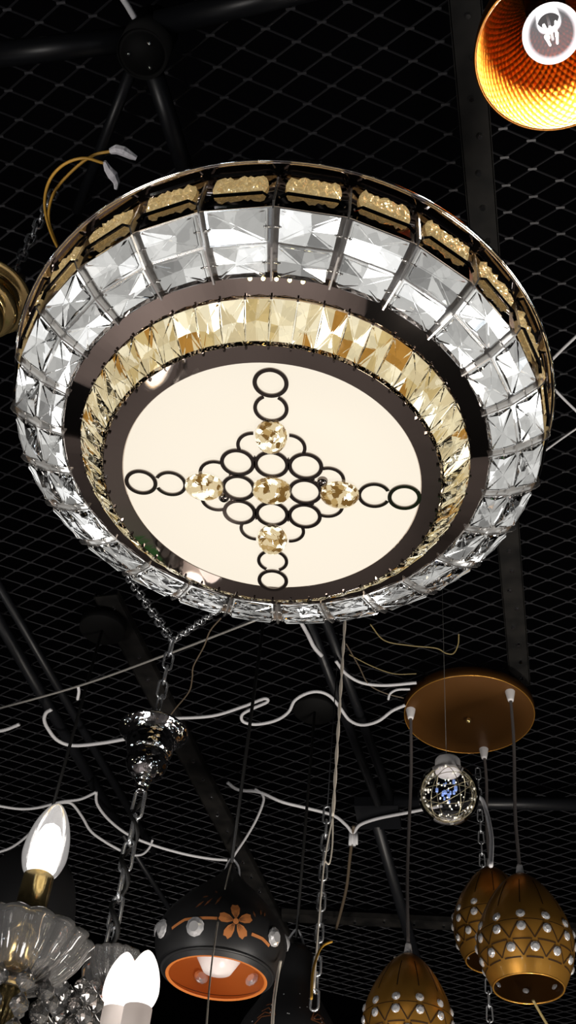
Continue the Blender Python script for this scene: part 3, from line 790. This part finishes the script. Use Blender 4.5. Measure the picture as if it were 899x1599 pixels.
# ------------------------------------------------------------------ hammered copper shade, top right
sc_d = 1.19
so = at_d(868, 82, sc_d); sr = 124 * (so - EYE).dot(FWD) / F
HS = thing('copper_pendant_lamp', 'hammered golden-copper cone pendant with lit clear bulb at upper right corner', 'pendant lamp', so)
HP = [(sr * a, z) for a, z in ((1., 0), (.99, .012), (.95, .035), (.88, .06), (.78, .085), (.65, .108), (.50, .128), (.36, .142), (.26, .15))]
HP = [(p.x, p.y) for p in spline([Vector((a, z, 0)) for a, z in HP], 5)]
mb = MB(); mb.lathe(HP, 96, uv=True); mb.lathe([(r + .0018, z + .0005) for r, z in HP][::-1], 96, mi=1)
mb.tube([((sr + .0005) * math.cos(2 * PI * k / 96), (sr + .0005) * math.sin(2 * PI * k / 96), 0) for k in range(96)], .0016, 6, mi=1, closed=True)
mb.build('hammered_shade', [M['hammer'], M['copper']], HS, recalc=False)
mb = MB(); mb.lathe([(.0001, .11), (.019, .11), (.021, .115), (.021, .15), (.0001, .155)], 32); mb.build('socket', M['shield'], HS)
bz = .050
mb = MB(); mb.lathe([(.029 * math.sin(PI * k / 20) + 1e-5 if k < 17 else .012 - (k - 17) * .0001, bz - .029 * math.cos(PI * k / 20) if k < 17 else bz + .024 + (k - 17) * .012) for k in range(20)], 40); bulb = mb.build('bulb_glass', M['litglobe'], HS)
for k in range(4):
    a = k * PI / 2 + .4; mb = MB()
    mb.tube([(.005 * math.cos(a), .005 * math.sin(a), bz - .019), (.0085 * math.cos(a), .0085 * math.sin(a), bz + .012)], .0012, 8); mb.build('filament', M['filament'], bulb)
mb = MB(); mb.tube([(0, 0, bz - .016), (0, 0, bz + .05)], .0014, 6); mb.build('filament_stem', M['wire'], bulb)
mb = MB(); mb.tube([(0, 0, .15), (0, 0, CAMZ + ZM - so.z)], .003, 8); mb.build('cord', M['blackcord'], HS)

# ------------------------------------------------------------------ ceiling cups (chrome and brass) hung on chains
def cup_profile(r): return [(p.x, p.y) for p in spline([Vector((a * r, z * r * 1.12, 0)) for a, z in ((.30, .10), (.80, .06), (1., -.02), (.99, -.09), (.86, -.20), (.74, -.34), (.70, -.50), (.64, -.70), (.56, -.80), (.60, -.92), (.58, -1.10), (.46, -1.28), (.30, -1.38), (.20, -1.42), (.24, -1.50), (.18, -1.58), (.22, -1.66), (.16, -1.74), (.16, -1.85), (.0002, -1.86))], 4)]
yc = 1.4
cup = at_y(240, 1140, yc); cr = 54 * (cup - EYE).dot(FWD) / F
CH = thing('candle_chandelier', 'glass-armed chandelier with lit candle bulbs hanging from a chrome ceiling cup', 'chandelier', cup)
mb = MB(); mb.lathe(cup_profile(cr), 56); mb.build('ceiling_cup', M['cupchrome'], CH, recalc=False)['label'] = 'stepped chrome ceiling cup'
join = Vector((cup.x, cup.y, 0)); join.z = CAMZ + vertical_z(join, 1000)
chain(CH, Vector((0, 0, .10 * cr)), join - cup, .034, .015, .002)
chain(CH, join - cup, at_z(196, 895, ZM - .02) - cup, .034, .014, .0018)
chain(CH, join - cup, at_z(352, 945, ZM - .02) - cup, .036, .015, .0016)
bot = Vector((cup.x, cup.y, CAMZ + vertical_z(cup, 1495)))
chain(CH, Vector((0, 0, -2.07 * cr)), bot - cup, .046, .0155, .0027)
mb = MB(); hp = []; n_ = 40
z0, z1 = -2.07 * cr, bot.z - cup.z
for i in range(n_ + 1):
    a = i / n_ * 7 * PI; hp.append((.0075 * math.cos(a), .0075 * math.sin(a), z0 + (z1 - z0) * i / n_))
mb.tube(hp, .0036, 8); mb.build('twisted_cord', M['blackcord'], CH)
# chandelier body
body = bot - cup
mb = MB(); mb.lathe([(.0001, .01), (.018, .005), (.028, -.02), (.02, -.05), (.034, -.075), (.05, -.09), (.05, -.10), (.02, -.13), (.03, -.17), (.014, -.22), (.014, -.30), (.04, -.34), (.05, -.38), (.03, -.42), (.0001, -.44)], 40, body); mb.build('glass_column', M['glass'], CH)
def flame(mb, c, w, h, mi=0, n=28):
    pr = [(p.x, p.y) for p in spline([Vector((a * w / 2, z * h, 0)) for a, z in ((.50, 0), (.80, .10), (.98, .25), (1., .38), (.92, .55), (.72, .74), (.40, .91), (.14, .985), (.001, 1.))], 4)]
    mb.lathe(pr, n, c, mi)
def bobeche(name, c, r, h, N=16):
    mb = MB(); rows = [(.22, -.0), (.30, .04), (.50, .16), (.72, .38), (.90, .66), (1.0, .90), (1.07, 1.0), (1.05, 1.04), (.97, .98), (.86, .72), (.68, .44), (.46, .24), (.26, .12), (.2, .1)]
    P = [(a * r, z * h) for a, z in rows]
    mb.lathe(P, 128, c, fn=lambda a, t: 1 + (.10 * (abs(math.cos(a * N / 2)) - .6)) * (1 if t > .1 else .4))
    return mb.build(name, M['glass'], CH)
def drops(c, n_, length, parent):
    for k in range(n_):
        s_ = .0095 if k < n_ - 1 else .0145; hh = s_ * (1.15 if k < n_ - 1 else 2.2)
        z = -sum((.0195 if i < n_ - 1 else .036) for i in range(k)) - (.0 if k < n_ - 1 else .012)
        mb = MB(); N = 8; vs = [(0, 0, hh)] + [(s_ * .8 * math.cos(2 * PI * i / N), s_ * .8 * math.sin(2 * PI * i / N), .25 * hh) for i in range(N)] + [(s_ * .85 * math.cos(2 * PI * (i + .5) / N), s_ * .85 * math.sin(2 * PI * (i + .5) / N), -.2 * hh) for i in range(N)] + [(0, 0, -hh)]
        fs = [(0, 1 + i, 1 + (i + 1) % N) for i in range(N)] + [(1 + i, 1 + N + i, 1 + (i + 1) % N) for i in range(N)] + [(1 + (i + 1) % N, 1 + N + i, 1 + N + (i + 1) % N) for i in range(N)] + [(2 * N + 1, 1 + N + (i + 1) % N, 1 + N + i) for i in range(N)]
        mb.add([c + Vector(v) + Vector((0, 0, z)) for v in vs], fs); mb.build('glass_drop', M['glass'], parent)
# near arm: clear candle bulb in a brass cup over a scalloped bowl
bb = at_d(60, 1372, 1.06); kd = (bb - EYE).dot(FWD) / F       # bulb base
bw, bh = 72 * kd, 134 * kd
c = bb - cup
mb = MB(); flame(mb, c, bw, bh); cand = mb.build('candle_bulb', M['bulbglass'], CH, recalc=False); cand['label'] = 'clear lit candle bulb in a brass cup'
mb = MB(); mb.lathe([(.0001, 0), (bw * .2, .01 * bh), (bw * .33, .14 * bh), (bw * .35, .34 * bh), (bw * .31, .5 * bh), (bw * .19, .66 * bh), (.0001, .73 * bh)], 28, c); mb.build('glow_core', M['filament'], cand)
sl = 70 * kd
mb = MB(); mb.lathe([(.0001, .004), (bw * .26, .004), (bw * .33, .002), (bw * .33, -sl * 2.1), (.0001, -sl * 2.1)], 40, c); mb.build('brass_sleeve', M['brass'], CH)
bc = c + Vector((0, 0, -(95 + 84) * kd)); br = 98 * kd
bobeche('scalloped_bowl', bc, br, 84 * kd)
mb = MB(); mb.lathe([(.0001, .012), (.012, .01), (.016, 0), (.012, -.012), (.009, -.03), (.013, -.04), (.006, -.06)], 24, bc); mb.build('bowl_stem', M['brass'], CH)
for k in range(10):
    a = 2 * PI * k / 10 + .2; drops(bc + Vector((br * .62 * math.cos(a), br * .62 * math.sin(a), .0)), 4, 0, CH)
def arm(p):
    a = body + Vector((0, 0, -.24)); d = Vector(p) - a
    mb = MB(); mb.tube(spline([a, a + d * .3 + Vector((0, 0, -.06)), a + d * .75 + Vector((0, 0, -.075)), Vector(p) + Vector((0, 0, -.03)), Vector(p)], 8), .007, 12); mb.build('glass_arm', M['glass'], CH)
arm(bc + Vector((0, 0, -.055)))
# two frosted lit candles on the next arms
for (u, v, dist, bwp) in ((215, 1577, 1.31, 56), (181, 1580, 1.36, 54)):
    b2 = at_d(u, v, dist); k_ = (b2 - EYE).dot(FWD) / F; c = b2 - cup
    mb = MB(); flame(mb, c, bwp * k_, 92 * k_ * 1.04); mb.build('candle_bulb', M['candle'], CH, recalc=False)
    mb = MB(); mb.lathe([(.0001, .002), (bwp * k_ * .40, .002), (bwp * k_ * .40, -.075), (.0001, -.075)], 32, c); mb.build('white_sleeve', M['sleeve'], CH)
    bc2 = c + Vector((0, 0, -.12)); bobeche('scalloped_bowl', bc2, .054, .06); arm(bc2)
# the further arm's bowl seen behind the bulbs
b2 = at_d(172, 1550, 1.46); c = b2 - cup; bobeche('scalloped_bowl', c, .033, .044)
mb = MB(); mb.lathe([(.02, 0), (.016, -.01), (.022, -.02), (.016, -.03), (.02, -.045), (.017, -.08), (.0001, -.081)], 24, c); mb.build('glass_stem', M['glass'], CH)
for k in range(7):
    a = 2 * PI * k / 7 + .5; drops(c + Vector((.03 * math.cos(a), .03 * math.sin(a), -.005)), 5, 0, CH)
for k in range(6):
    drops(at_d(95 + k * 11, 1540 + (k % 3) * 14, 1.18 + .02 * (k % 2)) - cup, 4, 0, CH)

# brass cup at the left edge
bq = at_d(-22, 462, 1.52); brr = 72 * (bq - EYE).dot(FWD) / F
BC = thing('brass_ceiling_cup', 'polished brass bell cup on a chain at the left edge behind the crystal lamp', 'ceiling cup', bq)
mb = MB(); mb.lathe([(p.x, p.y) for p in spline([Vector((a * brr, z * brr, 0)) for a, z in ((.20, .16), (.9, .05), (1., 0), (.96, -.05), (.74, -.10), (.72, -.30), (.80, -.36), (.78, -.5), (.55, -.55), (.52, -.62), (.60, -.72), (.58, -.95), (.40, -1.15), (.2, -1.25), (.001, -1.3))], 4)], 56); mb.build('bell_cup', M['brass'], BC, recalc=False)
mb = MB(); mb.tube(spline([(.02, 0, .01), (.035, 0, .05), (.02, .02, .09), (-.02, .01, .10), (-.06, 0, .08)], 6), .0022, 8); mb.build('lead_wire', M['wiredark'], BC)
a = at_y(36, 425, bq.y) - bq
chain(BC, (.02, 0, .01), Vector((.02, 0, CAMZ + ZM - bq.z)), .026, .0125, .0018)

# ------------------------------------------------------------------ cables and wires
Y = thing('lead_wires', 'two yellow lead wires with white taped ends curling above the crystal lamp', 'wire', at_z(90, 400, 1.0))
for pts, z in (([(110, 420), (83, 372), (70, 325), (76, 285), (98, 258), (130, 247), (163, 255)], 1.03), ([(110, 425), (88, 380), (76, 340), (85, 300), (115, 265), (145, 243), (174, 236)], 1.045)):
    mb = MB(); mb.tube([p - Y.location for p in spline([at_z(u, v, z) for u, v in pts])], .0016, 8); mb.build('wire', M['wireyellow'], Y)
for pts, z, rs in (([(172, 236), (182, 233), (193, 236), (205, 243), (213, 247)], 1.045, (.003, .005, .0052, .004, .0025)), ([(163, 252), (168, 263), (176, 273), (182, 285), (181, 295)], 1.03, (.002, .004, .0055, .0035, .0018))):
    P = [at_z(u, v, z) - Y.location for u, v in pts]; mb = MB(); mb.tube(P, list(rs), 7, smooth=False); mb.build('tape_end', M['tape'], Y)

cw = 'white cables strung under the mesh ceiling'
ZK = ZM - .085
cable('long white cable looping past the black disc to the gold canopy', [(262, 1122), (330, 1118), (380, 1103), (412, 1091), (417, 1096), (395, 1106), (378, 1116), (380, 1127), (400, 1131), (430, 1125), (450, 1112), (460, 1094), (478, 1083), (497, 1080), (515, 1087), (530, 1104), (545, 1124), (565, 1132), (590, 1126), (612, 1110), (632, 1101)], ZK, .0035, M['wire'], group=cw)
cable('white cable sagging into the left rim of the gold canopy', [(524, 1032), (540, 1052), (565, 1066), (600, 1070), (650, 1066)], ZK, .0034, M['wire'], group=cw)
cable('short thin white cable curling under the gold canopy edge', [(606, 1092), (609, 1083), (620, 1077), (640, 1076)], ZK, .0026, M['wire'], group=cw)
cable('short white cable just below the far rim of the crystal lamp', [(470, 972), (480, 990), (490, 1010), (502, 1024)], ZK, .0042, M['wire'], group=cw)
cable('white cable looped left of the chrome ceiling cup', [(205, 1152), (160, 1160), (115, 1164), (90, 1156), (75, 1138), (69, 1124), (72, 1113), (80, 1108)], ZK, .0042, M['wire'], group=cw)
cable('short white cable end at left edge level with the chrome cup', [(-10, 1143), (10, 1139), (30, 1131)], ZK, .004, M['wire'], group=cw)
cable('white cable running left behind the tip of the clear candle bulb', [(-10, 1257), (30, 1263), (60, 1261), (95, 1252), (125, 1248), (150, 1237)], ZK, .0034, M['wire'], group=cw)
cable('white cable curving from the left edge up to the candle tip', [(-10, 1333), (20, 1322), (50, 1298), (75, 1268), (95, 1253)], ZK, .0034, M['wire'], group=cw)
cable('white cable drooping from the candle tip to the twisted chain', [(95, 1253), (112, 1255), (128, 1275), (142, 1298), (165, 1315), (188, 1328)], ZK, .0036, M['wire'], group=cw)
cable('white cable swagging behind the twisted chain to the flowered pendant', [(150, 1237), (152, 1256), (170, 1280), (200, 1303), (240, 1320), (290, 1334), (330, 1341), (355, 1343)], ZK, .0036, M['wire'], group=cw)
cable('short forked white cable end right of the twisted chain', [(205, 1336), (222, 1334), (233, 1324), (238, 1312)], ZK, .003, M['wire'], group=cw)
cable('white cable dropping beside the black cord to the flowered pendant', [(398, 1232), (409, 1240), (411, 1252), (400, 1280), (384, 1308), (368, 1332), (360, 1345)], ZK, .0032, M['wire'], group=cw)
K = cable('white cable with knotted joint hanging below the joint plate', [(355, 1222), (372, 1233), (405, 1237), (440, 1252), (480, 1262), (520, 1273), (540, 1288), (551, 1300), (562, 1288), (590, 1278), (640, 1268), (690, 1258)], ZK, .0040, M['wire'], group=cw)
kp = at_z(552, 1302, ZK) - K.location; mb = MB()
for i in range(4): mb.tube([kp + Vector((-.008 + i * .005, 0, .004)), kp + Vector((-.007 + i * .005, .003, -.03 + .004 * (i % 2)))], .004, 8)
mb.build('knot', M['wire'], K)
cable('white cable hanging right of the clear globe bulb', [(742, 1241), (753, 1250), (761, 1275), (767, 1310), (766, 1352)], [1.0, .99, .96, .90, .83], .0034, M['wire'], group=cw)
cable('upper white cable leaving the right edge beside the crystal lamp', [(855, 568), (880, 543), (910, 515)], ZK, .0026, M['wire'], group=cw)
cable('middle white cable slanting down at the right edge beside the crystal lamp', [(850, 590), (875, 618), (910, 652)], ZK, .0022, M['wire'], group=cw)
cable('thin white cable rising to the right edge from the lamp side', [(845, 708), (875, 686), (910, 662)], ZK, .0018, M['wire'], group=cw)
cable('thick white cable entering the roof joint cup at the top edge', [(183, -14), (197, 6), (210, 28)], ZM - .06, .0042, M['wire'], group=cw)
cable('taut grey steel wire crossing above the chrome ceiling cup', [(-30, 1114), (120, 1072), (260, 1022), (400, 968)], 1.25, .0022, M['steelwire'], 'steel_wire', 'wire')
cable('short white tag wire hanging from the taut steel wire', [(122, 1072), (123, 1080), (121, 1092)], 1.25, .003, M['wire'], 'tag_wire', 'wire')
cable('thin brown wire twisting down to the chrome ceiling cup', [(345, 965), (328, 985), (318, 1010), (302, 1040), (300, 1058), (295, 1080), (275, 1105), (262, 1122)], 1.1, .0012, M['wiredark'], 'thin_wire', 'wire')
cable('olive wire with hooked end above the gold canopy', [(578, 975), (600, 1000), (640, 1008), (680, 1012), (696, 1020), (708, 1020), (715, 1006), (716, 990)], ZK, .0013, M['wireolive'], 'thin_wire', 'wire')
cable('dark thin wire trailing left of the gold canopy', [(540, 1005), (560, 1040), (575, 1068), (600, 1082), (630, 1090)], ZK, .0014, M['wiredark'], 'thin_wire', 'wire')
cable('faint brown wire sagging above the gold canopy left edge', [(545, 1022), (580, 1040), (615, 1052), (650, 1052)], ZK, .0011, M['wireolive'], 'thin_wire', 'wire')
cable('amber wire curling beside the hanging chain', [(486, 1560), (488, 1520), (496, 1490), (505, 1476), (518, 1470)], [.62, .66, .7, .72, .73], .0018, M['wireyellow'], 'thin_wire', 'wire')
cable('dark brown bent wire above the second gourd pendant', [(552, 1290), (546, 1340), (540, 1390), (525, 1450)], ZK, .004, M['wiredark'], 'thin_wire', 'wire')
cable('dark olive stick wire poking below the right egg shade', [(832, 1562), (845, 1585), (860, 1610)], .72, .0022, M['wireolive'], 'thin_wire', 'wire')

# twisted white cord hanging from beyond the lamp with a chain beside it
base = at_y(538, 975, 1.62)
WC = thing('white_cord', 'long twisted white cord hanging straight down from behind the crystal lamp', 'cord', base)
zt_ = CAMZ + ZM - base.z; zb_ = CAMZ + vertical_z(base, 1275) - base.z; zend = CAMZ + vertical_z(base, 1545) - base.z
for s_ in (0, PI):
    mb = MB(); mb.tube([(.0016 * math.cos(s_ + i * .55), .0016 * math.sin(s_ + i * .55), zt_ + (zb_ - zt_) * i / 60) for i in range(61)], .0017, 7); mb.build('strand', M['wirecream'], WC)
mb = MB(); mb.tube(spline([(0, 0, zb_), (-.006, 0, zb_ - .05), (-.010, 0, zb_ - .10), (-.012, 0, zb_ - .2), (-.012, 0, zend)], 8), .0014, 7); mb.build('loose_strand', M['wirecream'], WC)
mb = MB(); mb.tube(spline([(0, 0, zb_), (.002, 0, zb_ - .05), (-.001, 0, zb_ - .085), (-.008, 0, zb_ - .082)], 8), .0014, 7); mb.build('loose_strand', M['wirecream'], WC)
ca = at_y(511, 1262, 1.75)
HC = thing('hanging_chain', 'silver chain hanging beside the white cord above the second gourd', 'chain', ca)
chain(HC, (0, 0, 0), (0, 0, CAMZ + vertical_z(ca, 1575) - ca.z), .034, .013, .0022)
mb = MB(); mb.tube([(0, 0, 0), (0, 0, CAMZ + ZM - ca.z)], .0012, 6); mb.build('hanging_wire', M['dark'], HC)
ca = at_y(748, 1250, 2.3)
HC = thing('hanging_chain', 'silver chain hanging behind the clear globe and between gold egg shades', 'chain', ca)
chain(HC, (0, 0, CAMZ + vertical_z(ca, 1200) - ca.z), (0, 0, CAMZ + vertical_z(ca, 1640) - ca.z), .034, .0125, .0019)
mb = MB(); mb.tube([(0, 0, CAMZ + vertical_z(ca, 1200) - ca.z), (0, 0, CAMZ + ZM - ca.z)], .0012, 6); mb.build('hanging_wire', M['dark'], HC)
# pull strings
cable('thin cream string tied to the flowered pendant top, hanging in front of it', [(361, 1348), (352, 1385), (349, 1400), (340, 1440), (334, 1480), (331, 1500), (326, 1550), (321, 1620)], [(gtop.z - CAMZ) - .0, .83, .815, .76, .70, .675, .615, .54], .0012, M['wirecream'], 'pull_string', 'string')
cable('thicker white string hanging to the right of the flowered pendant', [(438, 1500), (434, 1520), (430, 1545), (427, 1570), (424, 1620)], [.74, .72, .69, .66, .61], .0024, M['wirecream'], 'pull_string', 'string')
cable('cream double string draped down the lowest gold egg shade', [(616, 1495), (622, 1500), (612, 1530), (602, 1565), (594, 1620)], [.90, .88, .83, .79, .73], .0022, M['wirecream'], 'pull_string', 'string')

# ------------------------------------------------------------------ unseen floor pieces added for the dark and green reflections in the rings
def dark_sheet(x0, x1, y0, y1, label):
    mb = MB(); mb.box((0, 0, .01), ((x1 - x0) / 2, 0, 0), (0, (y1 - y0) / 2, 0), (0, 0, .01))
    mb.box((0, 0, .021), ((x1 - x0) / 2 - .03, 0, 0), (0, (y1 - y0) / 2 - .03, 0), (0, 0, .003))
    tag(mb.build('floor_mat', M['plinth'], None, ((x0 + x1) / 2, (y0 + y1) / 2, 0)), label, 'floor mat')  # unseen dark sheet added to make the black part of the reflection
dark_sheet(.33, 2.6, .9, 2.72, 'large black floor mat mirrored in the right side of the lamp')
dark_sheet(-1.6, -.80, 2.5, 3.05, 'small black floor mat mirrored in the left side of the lamp')
for x, y, hw, lab in ((.56, 2.95, .16, 'green storage box mirrored at the right end of the ring pattern'), (-.45, 3.2, .09, 'green storage box mirrored at the lower left of the white diffuser')):
    mb = MB(); mb.box((0, 0, .06), (hw, 0, 0), (0, .07, 0), (0, 0, .06)); mb.box((0, 0, .125), (hw + .008, 0, 0), (0, .078, 0), (0, 0, .006))
    tag(mb.build('storage_box', M['green'], None, (x, y, 0)), lab, 'box')  # unseen box added for the green strip in the mirror rings

# ------------------------------------------------------------------ lights
def light(kind, loc, power, color=(1, 1, 1), size=.1, target=None, name='shop_light'):
    ld = bpy.data.lights.new(name, kind); ld.energy = power; ld.color = color
    if kind == 'AREA': ld.shape = 'DISK'; ld.size = size
    else: ld.shadow_soft_size = size
    o = bpy.data.objects.new(name, ld); COL.objects.link(o); o.location = loc
    if target is not None: o.rotation_mode = 'QUATERNION'; o.rotation_quaternion = (Vector(target) - Vector(loc)).to_track_quat('-Z', 'Y')
    return o
light('AREA', (-1.2, .2, .9), 16, (1, .95, .9), .5, (-.1, 2.0, 2.4))
light('AREA', (1.5, .8, .8), 14, (1, .93, .86), .4, (.5, 1.8, 2.4))
light('AREA', (.62, 1.3, .35), 38, (1, .92, .82), .3, (.55, 1.85, 2.4))  # added fill, brightens the egg shades from below
light('AREA', (-.9, 1.0, 1.3), 22, (1, .96, .93), .6, (-.2, 2.7, 0))  # added fill aimed at the floor, brightens its reflection in the rings
random.seed(11)
for k in range(84):
    a = random.uniform(0, 2 * PI); r = random.uniform(1.1, 3.6)
    q = Vector((r * math.cos(a), 1.2 + r * math.sin(a), random.uniform(.5, 1.75)))
    if abs(q.x) < 1.3 and 1.1 < q.y < 4.6: continue
    light('POINT', q, random.uniform(.25, .9), random.choice([(1, .95, .9), (1, .82, .55), (.8, .9, 1)]), random.uniform(.012, .04))
# bulbs' own light
cl = light('SPOT', so + Vector((0, 0, bz + .018)), 7.0, (1, .86, .66), .016, so, name='copper_lamp_light'); cl.data.spot_size = math.radians(172); cl.data.spot_blend = .45
light('POINT', bb + Vector((0, 0, bh * .4)), 2.4, (1, .93, .85), .012, name='candle_light')

w = bpy.data.worlds.new('world'); sc.world = w; w.use_nodes = True
w.node_tree.nodes['Background'].inputs[0].default_value = (.5, .55, .7, 1); w.node_tree.nodes['Background'].inputs[1].default_value = .03
sc.view_settings.view_transform = 'Standard'; sc.view_settings.look = 'None'
cy = sc.cycles
cy.max_bounces = 14; cy.transmission_bounces = 12; cy.glossy_bounces = 6; cy.transparent_max_bounces = 16; cy.diffuse_bounces = 3
cy.sample_clamp_indirect = 4; cy.caustics_reflective = False; cy.caustics_refractive = False; cy.blur_glossy = .5
cy.use_denoising = True
